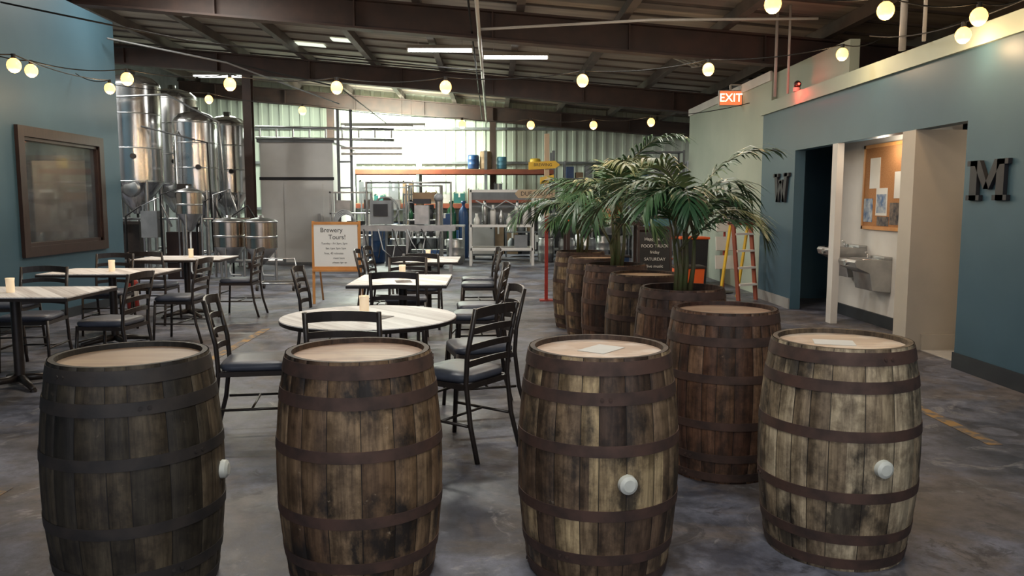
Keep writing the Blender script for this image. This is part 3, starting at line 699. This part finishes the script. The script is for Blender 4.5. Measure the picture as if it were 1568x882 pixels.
# ------------------------------------------------------------------ brewing equipment
def tank(loc, r, ztop, zc0):
    b = B('fermentation_tank'); hc = zc0; cone = hc-.62
    b.lathe([(.05, cone), (.07, cone), (r*.98, hc-.02), (r, hc)], 'steel', n=48); b.lathe([(r, hc), (r, (hc+ztop)/2), (r, ztop)], 'steel', n=48)
    b.lathe([(r, ztop), (r*.97, ztop+.05), (r*.75, ztop+.15), (r*.35, ztop+.21), (.08, ztop+.22), (.08, ztop+.3), (.001, ztop+.3)], 'steel', n=48)
    for z in (hc+.02, hc+(ztop-hc)*.35, hc+(ztop-hc)*.7, ztop-.02): b.lathe([(r, z-.012), (r+.004, z-.01), (r+.004, z+.01), (r, z+.012)], 'steel2', n=48)
    for i in range(4):
        q = PI/4+i*PI/2; c, s = math.cos(q)*r*.93, math.sin(q)*r*.93
        b.cyl((c, s, .0), (c, s, hc+.05), .04, 'steel2', n=12); b.cyl((c, s, 0), (c, s, .03), .07, 'steel2', n=12)
    for i in range(4):
        q = PI/4+i*PI/2; q2 = q+PI/2
        b.tube([(math.cos(q)*r*.93, math.sin(q)*r*.93, .45), (math.cos(q2)*r*.93, math.sin(q2)*r*.93, .45)], .02, 'steel2', 8)
    b.lathe([(.17, 0), (.17, -.05), (.13, -.07), (.001, -.08)], 'steel2', (.1, -r*.82, hc-.12), 20, axis='Y')
    b.tube([(0, 0, cone), (0, 0, .35), (0, -.1, .3), (0, -r-.15, .3)], .028, 'steel2'); b.ball((0, -r-.15, .3), .05, 'black')
    b.tube([(-r*.5, -r*.87, ztop-.2), (-r*.5, -r*.98-.05, ztop-.3), (-r*.5, -r*.98-.05, .9), (-r*.5, -r-.2, .7)], .02, 'steel2')
    b.cyl((.2, -r*.98, hc+.5), (.2, -r*.98-.06, hc+.5), .05, 'black', n=16)
    b.lathe([(.11, -.01), (.12, 0), (.11, .01), (.10, 0), (.11, -.01)], 'wire', (-.15, -r-.06, hc-.05), 20, axis='Y')
    return b.finish((*loc, 0))
tank((-7.15, 16.3), .52, 3.75, 1.85); tank((-7.15, 18.3), .52, 3.75, 1.85); tank((-5.98, 16.4), .42, 3.05, 1.65)
tank((-6.05, 18.6), .42, 3.2, 1.65); tank((-8.3, 17.2), .5, 3.8, 1.85)
def kettle(loc, r, z0, z1):
    b = B('brew_kettle'); h = z1-z0
    b.lathe([(.03, z0-.3), (.05, z0-.3), (r*.95, z0-.02), (r, z0)], 'steel2', n=36); b.lathe([(r, z0), (r, z0+h*.95)], 'copper', n=36); b.lathe([(r, z0+h*.38), (r+.008, z0+h*.4), (r+.008, z0+h*.44), (r, z0+h*.46)], 'steel2', n=36)
    b.lathe([(r, z0+h*.95), (r+.015, z0+h*.96), (r+.015, z1), (r*.96, z1+.01), (r*.9, z1+.03), (r*.4, z1+.06), (.05, z1+.07), (.05, z1+.11), (.001, z1+.11)], 'steel2', n=36)
    for i in range(3):
        q = .5+i*2*PI/3; c, s = math.cos(q)*r*.9, math.sin(q)*r*.9; b.cyl((c, s, 0), (c, s, z0+.05), .022, 'steel2', n=10)
    b.tube([(0, 0, z0-.3), (0, -.02, .2), (.1, -r, .17), (.3, -r-.1, .17)], .018, 'hose')
    b.finish((*loc, 0))
kettle((-4.78, 14.6), .27, .66, 1.12); kettle((-4.18, 14.5), .28, .64, 1.12); kettle((-5.55, 14.8), .22, 1.25, 1.65)
b = B('brewery_piping')
for i in range(7):
    x = -6.9+i*.33; b.tube([(x, 15.2, .05), (x, 15.2, 1.2+.2*(i % 3)), (x+.3, 15.2, 1.4+.15*(i % 3)), (x+.5, 15.25, 1.0)], .02, 'steel2' if i % 2 else 'wire')
b.tube([(-7.6, 15.25, .35), (-4.0, 15.25, .35)], .03, 'steel2'); b.tube([(-7.6, 15.25, 1.15), (-4.6, 15.25, 1.15)], .022, 'steel2')
b.bx((-6.6, 15.15, .8), (-6.3, 15.35, 1.3), 'grey'); b.bx((-5.9, 15.15, 1.5), (-5.7, 15.35, 1.8), 'black')
b.bx((-7.4, 15.3, 0), (-6.7, 15.5, 1.1), 'black'); b.bx((-6.2, 15.3, 0), (-5.6, 15.5, .9), 'framewood')
b.tube([(-7.6, 15.4, 3.4), (-6.2, 15.6, 3.5), (-5.3, 15.8, 3.0), (-5.2, 15.8, 1.0)], .02, 'steel2'); b.tube([(-6.7, 15.6, 2.9), (-5.5, 15.7, 2.6), (-5.45, 15.7, .5)], .018, 'wire')
b.finish()
b = B('walk_in_cooler'); b.bx((-5.45, 19, 0), (-3.75, 22, 2.85), 'cooler'); b.bx((-5.47, 18.98, 1.98), (-3.73, 19, 2.05), 'ink'); b.bx((-5.5, 18.95, 2.85), (-3.7, 22.05, 2.93), 'grey')
b.bx((-4.9, 18.97, .05), (-4.0, 18.999, 1.9), 'cooler'); b.bx((-4.12, 18.93, 1.0), (-4.06, 18.97, 1.2), 'steel2'); b.bx((-5.46, 18.98, 0), (-3.74, 18.998, .12), 'grey'); b.finish()
b = B('overhead_rack')
for z in (2.95, 3.2): b.tube([(-5.5, 18.9, z), (-2.3, 18.9, z-.05)], .03, 'steel2')
for i in range(9): b.cyl((-5.4+.38*i, 18.9, 2.95), (-5.4+.38*i, 18.9, 3.2-.02), .02, 'steel2')
for x in (-3.6, -3.3): b.cyl((x, 18.9, 0), (x, 18.9, 3.6), .035, 'grey')
for z in (2.55, 2.68): b.bx((-3.5, 18.7, z), (-2.1, 18.8, z+.05), 'steel2')
for z in (.6, 1.2, 1.8, 2.4): b.cyl((-3.6, 18.9, z), (-3.3, 18.9, z), .02, 'grey')
b.finish()
def steel_table(x, y, w, d, h, top='steel2', leg='steel2'):
    b = B('work_table'); b.bx((-w/2, -d/2, h-.04), (w/2, d/2, h), top); b.bx((-w/2+.05, -d/2+.05, .25), (w/2-.05, d/2-.05, .28), top)
    for sx in (-1, 1):
        for sy in (-1, 1): b.cyl((sx*(w/2-.04), sy*(d/2-.04), 0), (sx*(w/2-.04), sy*(d/2-.04), h-.04), .025, leg, n=10)
    b.finish((x, y, 0))
steel_table(-1.6, 20, 1.8, .7, .9); steel_table(-3.0, 20.8, 1.0, .7, .9); steel_table(1.9, 20.5, 1.3, .7, .9)
def keg(x, y, z=0):
    b = B('beer_keg'); b.lathe([(.001, .03), (.15, .03), (.18, 0), (.19, .03), (.185, .08), (.2, .1), (.2, .2), (.207, .22), (.2, .24), (.2, .38), (.207, .4), (.2, .42), (.2, .5), (.185, .53), (.19, .57), (.18, .6), (.17, .56), (.15, .54), (.001, .55)], 'steel2', n=28); b.finish((x, y, z))
for i, (x, y, z) in enumerate([(-3.25, 20.1, 0), (-2.3, 19.3, 0), (-.9, 18.9, 0), (1.3, 19.6, 0), (1.8, 19.5, 0), (2.3, 19.6, 0), (1.3, 19.6, .6), (2.9, 21, 0), (3.35, 21, 0), (3.8, 21, 0), (3.1, 21, .6), (3.55, 21, .6)]): keg(x, y, z)
b = B('bottling_machine'); w = .72
for sx in (-1, 1):
    for y in (-.35, .35):
        b.bx((sx*w-.03, y-.03, 0), (sx*w+.03, y+.03, 1.75), 'white')
for z in (.38, .92, 1.72):
    b.bx((-w, -.38, z-.03), (w, -.32, z+.03), 'white'); b.bx((-w, .32, z-.03), (w, .38, z+.03), 'white')
    for sx in (-1, 1): b.bx((sx*w-.03, -.35, z-.03), (sx*w+.03, .35, z+.03), 'white')
b.bx((-w, -.35, .9), (w, .35, .94), 'steel2'); b.bx((-w, .30, .95), (w, .31, 1.7), 'grey'); b.bx((-w, .2, 1.45), (w, .29, 1.52), 'rackorange')
for i in range(7):
    x = -.58+i*.19; h = .12+.1*((i*7) % 4); b.lathe([(.001, 0), (.07, 0), (.07, h), (.03, h+.08), (.03, h+.14), (.001, h+.14)], 'steel2' if i % 2 else 'white', (x, 0, .94), 14)
b.tube([(-.6, -.1, 1.5), (-.2, -.1, 1.3), (.1, -.1, 1.5), (.5, -.1, 1.3)], .015, 'hose'); b.box((.45, -.05, .55), (.3, .3, .3), 'grey')
b.finish((.2, 18.8, 0))
b = B('utility_cart')
for x in (-.38, .38):
    for y in (-.28, .28): b.cyl((x, y, .1), (x, y, 1.85), .02, 'steel2', n=8); b.ball((x, y, .05), .05, 'black', 1, 10, 6)
for z in (.2, .65, 1.05, 1.45, 1.82): b.bx((-.38, -.28, z), (.38, .28, z+.025), 'steel2')
for i in range(10): b.lathe([(.001, 0), (.05, 0), (.05, .15), (.02, .2), (.02, .25), (.001, .25)], rnd.choice(['green', 'steel2', 'ink', 'white']), (-.3+.15*(i % 5), -.1, .68+.4*(i//5)), 10)
b.box((0, 0, 1.58), (.5, .35, .2), 'card'); b.finish((-1.55, 18.2, 0))
b = B('packaging_line')
for x in (-.9, 0, .9):
    for y in (-.2, .2): b.bx((x-.025, y-.025, 0), (x+.025, y+.025, .95), 'steel2')
for y in (-.22, .22): b.bx((-1.0, y-.015, .86), (1.0, y+.015, .98), 'steel2')
for i in range(20): b.cyl((-.95+.1*i, -.2, .95), (-.95+.1*i, .2, .95), .022, 'steel2', n=8)
b.box((-.55, 0, 1.25), (.45, .36, .5), 'grey'); b.box((-.55, -.19, 1.3), (.3, .01, .25), 'ink'); b.box((.3, 0, 1.2), (.3, .3, .4), 'steel2'); b.box((.3, 0, 1.48), (.36, .36, .1), 'ink'); b.cyl((.65, 0, .98), (.65, 0, 1.5), .07, 'steel2'); b.ball((.65, 0, 1.55), .1, 'grey')
b.box((-.2, 0, .35), (.5, .3, .4), 'ink'); b.box((.5, 0, .3), (.3, .3, .3), 'blue')
for k in range(5): b.tube([(-.9+.3*k, -.24, .9), (-.8+.3*k, -.3, .4+.08*k), (-.6+.3*k, -.26, .3), (-.5+.3*k, -.24, .85)], .014, 'hose' if k % 2 else 'wire', 6)
for x in (-.9, .9): b.cyl((x, .2, .9), (x, .2, 1.9), .02, 'steel2')
b.tube([(-.9, .2, 1.88), (.9, .2, 1.88)], .02, 'steel2')
b.finish((-1.8, 17.0, 0))
b = B('control_cabinet'); b.bx((-.3, -.2, .1), (.3, .2, 1.5), 'grey'); b.bx((-.27, -.215, .15), (.27, -.2, 1.45), 'cooler'); b.cyl((.2, -.24, .8), (.2, -.215, .8), .02, 'ink'); b.bx((-.2, -.22, 1.1), (.05, -.214, 1.3), 'ink')
for x in (-.25, .25): b.bx((x-.03, -.15, 0), (x+.03, .15, .1), 'ink')
b.finish((-.25, 20.6, 0))
b = B('pallet_rack')
for x in (-4.0, -2.1, -.2, 1.7):
    for y in (-.45, .45): b.bx((x-.04, y-.04, 0), (x+.04, y+.04, 2.9), 'grey')
    for z in (.4, 1.2, 2.0): b.box((x, 0, z), (.03, .9, .03), 'grey', rx=.5)
for y in (-.47, .47):
    b.bx((-4.0, y-.03, 2.25), (1.7, y+.03, 2.37), 'rackorange'); b.bx((-4.0, y-.03, 1.3), (1.7, y+.03, 1.42), 'rackorange')
b.bx((-4.0, -.46, 2.37), (1.7, .46, 2.39), 'card'); b.bx((-4.0, -.46, 1.42), (1.7, .46, 1.44), 'card'); b.finish((0, 23.0, 0))
def drum(x, y, z, mt, r=.2, h=.5):
    b = B('plastic_drum'); b.lathe([(.001, 0), (r*.9, 0), (r, .04), (r, h*.33), (r*1.03, h*.35), (r, h*.37), (r, h*.66), (r*1.03, h*.68), (r, h*.7), (r, h-.04), (r*.88, h), (r*.85, h-.02), (.001, h-.02)], mt, n=24); b.finish((x, y, z+.001))
drum(-.55, 22.8, 2.39, 'blue', .16, .4); drum(-.2, 22.8, 2.39, 'card', .17, .5); drum(.25, 22.8, 2.39, 'ltblue', .14, .35)
drum(-2.85, 19.35, 0, 'blue', .24, .8); drum(1.2, 22.8, 2.39, 'yellow', .15, .3)
def carton(x, y, z, w, d, h, mt='card', rz=0):
    b = B('cardboard_box'); b.bx((-w/2, -d/2, 0), (w/2, d/2, h), mt); b.bx((-.025, -d/2-.002, h*.6), (.025, d/2+.002, h+.002), 'paper')
    b.box((-w/2+.01, 0, h+.02), (.01, d*.96, .06), mt, ry=.6); b.box((w/2-.01, 0, h+.02), (.01, d*.96, .06), mt, ry=-.6); b.finish((x, y, z+.001), rz)
slots = [-3.6, -3.2, -2.8, -2.4, -1.75, -1.35, -.95, -.55, .15, .55, .95, 1.35]
for i, x in enumerate(slots):
    carton(x, 22.85, 1.44, rnd.uniform(.24, .33), .35, rnd.uniform(.2, .6), rnd.choice(['card', 'white', 'grey', 'card', 'teal2', 'ink', 'grey']))
    carton(x, 22.85, 0, rnd.uniform(.26, .35), .4, rnd.uniform(.4, .95), rnd.choice(['card', 'grey', 'ink', 'ink', 'white', 'blue']))
for x, y, mt in ((-1.9, 20, 'ink'), (-1.2, 20, 'blue'), (-3.1, 20.8, 'white'), (1.6, 20.5, 'teal2'), (2.1, 20.5, 'white')): carton(x, y, .9, .35, .3, .28, mt)
for x, mt in ((-1.1, 'green'), (-.78, 'blue')):
    b = B('gas_cylinder'); b.lathe([(.001, 0), (.12, 0), (.13, .03), (.13, 1.15), (.1, 1.28), (.04, 1.35), (.04, 1.42), (.06, 1.44), (.06, 1.5), (.001, 1.5)], mt, n=24); b.finish((x, 21.2, 0))
b = B('glycol_pump_skid')
for x in (-.4, .4):
    for y in (-.3, .3): b.bx((x-.02, y-.02, 0), (x+.02, y+.02, 1.7), 'steel2')
for z in (.15, .7, 1.2, 1.66): b.bx((-.42, -.32, z), (.42, .32, z+.03), 'steel2')
b.cyl((-.25, -.1, .35), (.25, -.1, .35), .14, 'blue', n=18); b.box((.1, 0, .9), (.35, .35, .3), 'ink'); b.box((-.15, 0, 1.38), (.3, .3, .25), 'steel2')
for k in range(4):
    b.tube([(-.1+.22*math.cos(q*PI/10)+.02*k, -.36-.02*k, 1.0+.30*math.sin(q*PI/10)-.03*k) for q in range(21)], .018, 'hose', 6)
b.finish((-3.15, 17.9, 0))
b = B('hose_reel')
for k in range(4): b.tube([(.28*math.cos(q*PI/10), -.03*k, .28*math.sin(q*PI/10)) for q in range(21)], .02, 'hose' if k % 2 else 'wire', 6)
b.tube([(.28, 0, 0), (.3, 0, -.5), (.35, 0, -1.28)], .02, 'hose', 6); b.cyl((0, -.12, 0), (0, .05, 0), .08, 'grey'); b.cyl((0, 0, 0), (0, 0, -1.3), .03, 'grey'); b.finish((-2.45, 18.4, 1.3))
b = B('floor_trolley'); b.tube([(-.3, 0, .12), (.3, 0, .12), (.3, .4, .12), (-.3, .4, .12), (-.3, 0, .12)], .015, 'steel2', 6)
for x in (-.3, .3):
    for y in (0, .4): b.lathe([(.05, -.015), (.05, .015), (.001, .015), (.001, -.015), (.05, -.015)], 'black', (x, y, .05), 14, axis='X')
b.tube([(-.3, .4, .12), (-.4, .5, .5), (.2, .5, .5), (.3, .4, .12)], .014, 'steel2', 6); b.finish((-3.6, 13.2, 0))
b = B('fire_extinguisher'); b.lathe([(.001, 0), (.07, 0), (.078, .02), (.078, .36), (.05, .43), (.02, .45), (.02, .5), (.001, .5)], 'red', n=20); b.lathe([(.0785, .12), (.0792, .13), (.0792, .27), (.0785, .28)], 'paper', n=20)
b.box((0, -.03, .5), (.03, .14, .02), 'black'); b.tube([(0, .02, .48), (.09, .02, .44), (.1, 0, .2)], .012, 'black', 6); b.finish((-4.95, 11.0, 0))
def shelf(x, y, w, h=2.6, zs=(.2, .9, 1.5, 2.1), pal=('white', 'grey', 'blue', 'card', 'ink', 'steel2')):
    b = B('storage_shelf')
    for sx in (-w/2, w/2):
        for sy in (-.25, .25): b.bx((sx-.02, sy-.02, 0), (sx+.02, sy+.02, h), 'grey')
    for z in list(zs)+[h-.05]: b.bx((-w/2, -.25, z), (w/2, .25, z+.03), 'grey')
    r = random.Random(int(x*10))
    for z in zs:
        xx = -w/2+.15
        while xx < w/2-.15:
            hh = r.uniform(.12, .38)
            if r.random() < .5: b.lathe([(.001, 0), (.10, 0), (.105, .02), (.105, hh), (.06, hh+.05), (.05, hh+.08), (.001, hh+.08)], r.choice(pal), (xx, 0, z+.03), 14)
            else: b.box((xx, -.02, z+.03+hh/2), (.2, .3, hh), r.choice(pal))
            xx += .26
    b.finish((x, y, 0))
shelf(2.8, 22.5, 1.6); shelf(4.6, 22.5, 1.6); shelf(3.7, 17.9, 1.0)
shelf(-2.9, 22.0, 1.3, 1.9, (.15, .7, 1.25), ('ink', 'grey', 'steel2', 'framewood', 'blue')); shelf(-1.9, 21.4, .9, 1.7, (.15, .65, 1.15), ('ink', 'grey', 'steel2', 'card', 'ink')); shelf(.9, 21.6, 1.1, 1.8, (.15, .65, 1.2), ('ink', 'grey', 'steel2', 'white', 'card'))
b = B('water_cooler_jug'); b.lathe([(.001, 0), (.2, 0), (.22, .03), (.24, .5), (.24, .55), (.2, .62), (.08, .65), (.001, .65)], 'orange', n=28); b.lathe([(.235, .46), (.247, .47), (.247, .56), (.235, .57)], 'white', n=28); b.tube([(.24, 0, .4), (.31, 0, .42), (.31, 0, .5), (.24, 0, .52)], .015, 'white', 6); b.cyl((0, -.22, .06), (0, -.29, .06), .025, 'white')
b.finish((2.05, 14.2, 1.121))
b = B('serving_stand'); b.bx((-.7, -.35, 1.06), (.7, .35, 1.12), 'framewood')
for x in (-.64, .64):
    for y in (-.3, .3): b.bx((x-.03, y-.03, 0), (x+.03, y+.03, 1.06), 'framewood')
b.bx((-.66, -.3, .3), (.66, .3, .33), 'framewood'); b.finish((1.95, 14.2, 0))
def tote(x, y, z, mt, w=.5, d=.36, h=.35):
    b = B('storage_tote'); b.add([(-w*.45, -d*.45, 0), (w*.45, -d*.45, 0), (w*.45, d*.45, 0), (-w*.45, d*.45, 0), (-w/2, -d/2, h), (w/2, -d/2, h), (w/2, d/2, h), (-w/2, d/2, h)], [(3, 2, 1, 0), (4, 5, 6, 7), (0, 1, 5, 4), (1, 2, 6, 5), (2, 3, 7, 6), (3, 0, 4, 7)], mt)
    b.bx((-w/2-.02, -d/2-.02, h), (w/2+.02, d/2+.02, h+.04), 'black' if mt != 'ink' else 'orange'); b.finish((x, y, z+.001), bevel=.01)
tote(3.1, 12.6, 0, 'orange', .45, .4, .42); tote(1.5, 14.2, 1.12, 'orange', .4); tote(3.2, 15.5, 0, 'ink'); tote(3.2, 15.5, .4, 'ink'); tote(3.2, 15.5, .8, 'ltblue'); tote(2.5, 16.2, 0, 'blue')
tote(3.6, 14.4, 0, 'ink', .5, .5, .8)
b = B('stepladder')
for x in (-.18, .18):
    b.box((x, -.09, .56), (.03, .06, 1.14), 'rackorange', rx=-.13); b.box((x, .13, .56), (.025, .04, 1.14), 'yellow', rx=.16)
for i in range(4): b.bx((-.18, -.19+.035*i, .22+.25*i), (.18, -.09+.035*i, .25+.25*i), 'paper')
b.bx((-.2, -.07, 1.12), (.2, .08, 1.16), 'rackorange'); b.finish((3.72, 11.9, 0), .5)
b = B('brochure_stand'); b.cyl((0, 0, 0), (0, 0, 1.3), .02, 'red'); b.cyl((0, 0, 0), (0, 0, .02), .16, 'black', n=20)
for z in (.5, .8, 1.1): b.box((0, -.05, z), (.3, .03, .22), 'paper', rx=-.2)
b.finish((3.72, 12.75, 0))

# ------------------------------------------------------------------ world + camera
w = bpy.data.worlds.new('World'); scene.world = w; w.use_nodes = True
bg = w.node_tree.nodes['Background']; bg.inputs[0].default_value = (.84, .88, 1, 1); bg.inputs[1].default_value = 1.05
cam = bpy.data.cameras.new('camera'); cam.lens = 28.03; cam.sensor_width = 36; cam.clip_end = 100
co = bpy.data.objects.new('camera', cam); COL.objects.link(co); co.location = (0, 0, 1.45)
co.rotation_euler = (math.radians(90-6.1), 0, math.radians(-1.36)); scene.camera = co
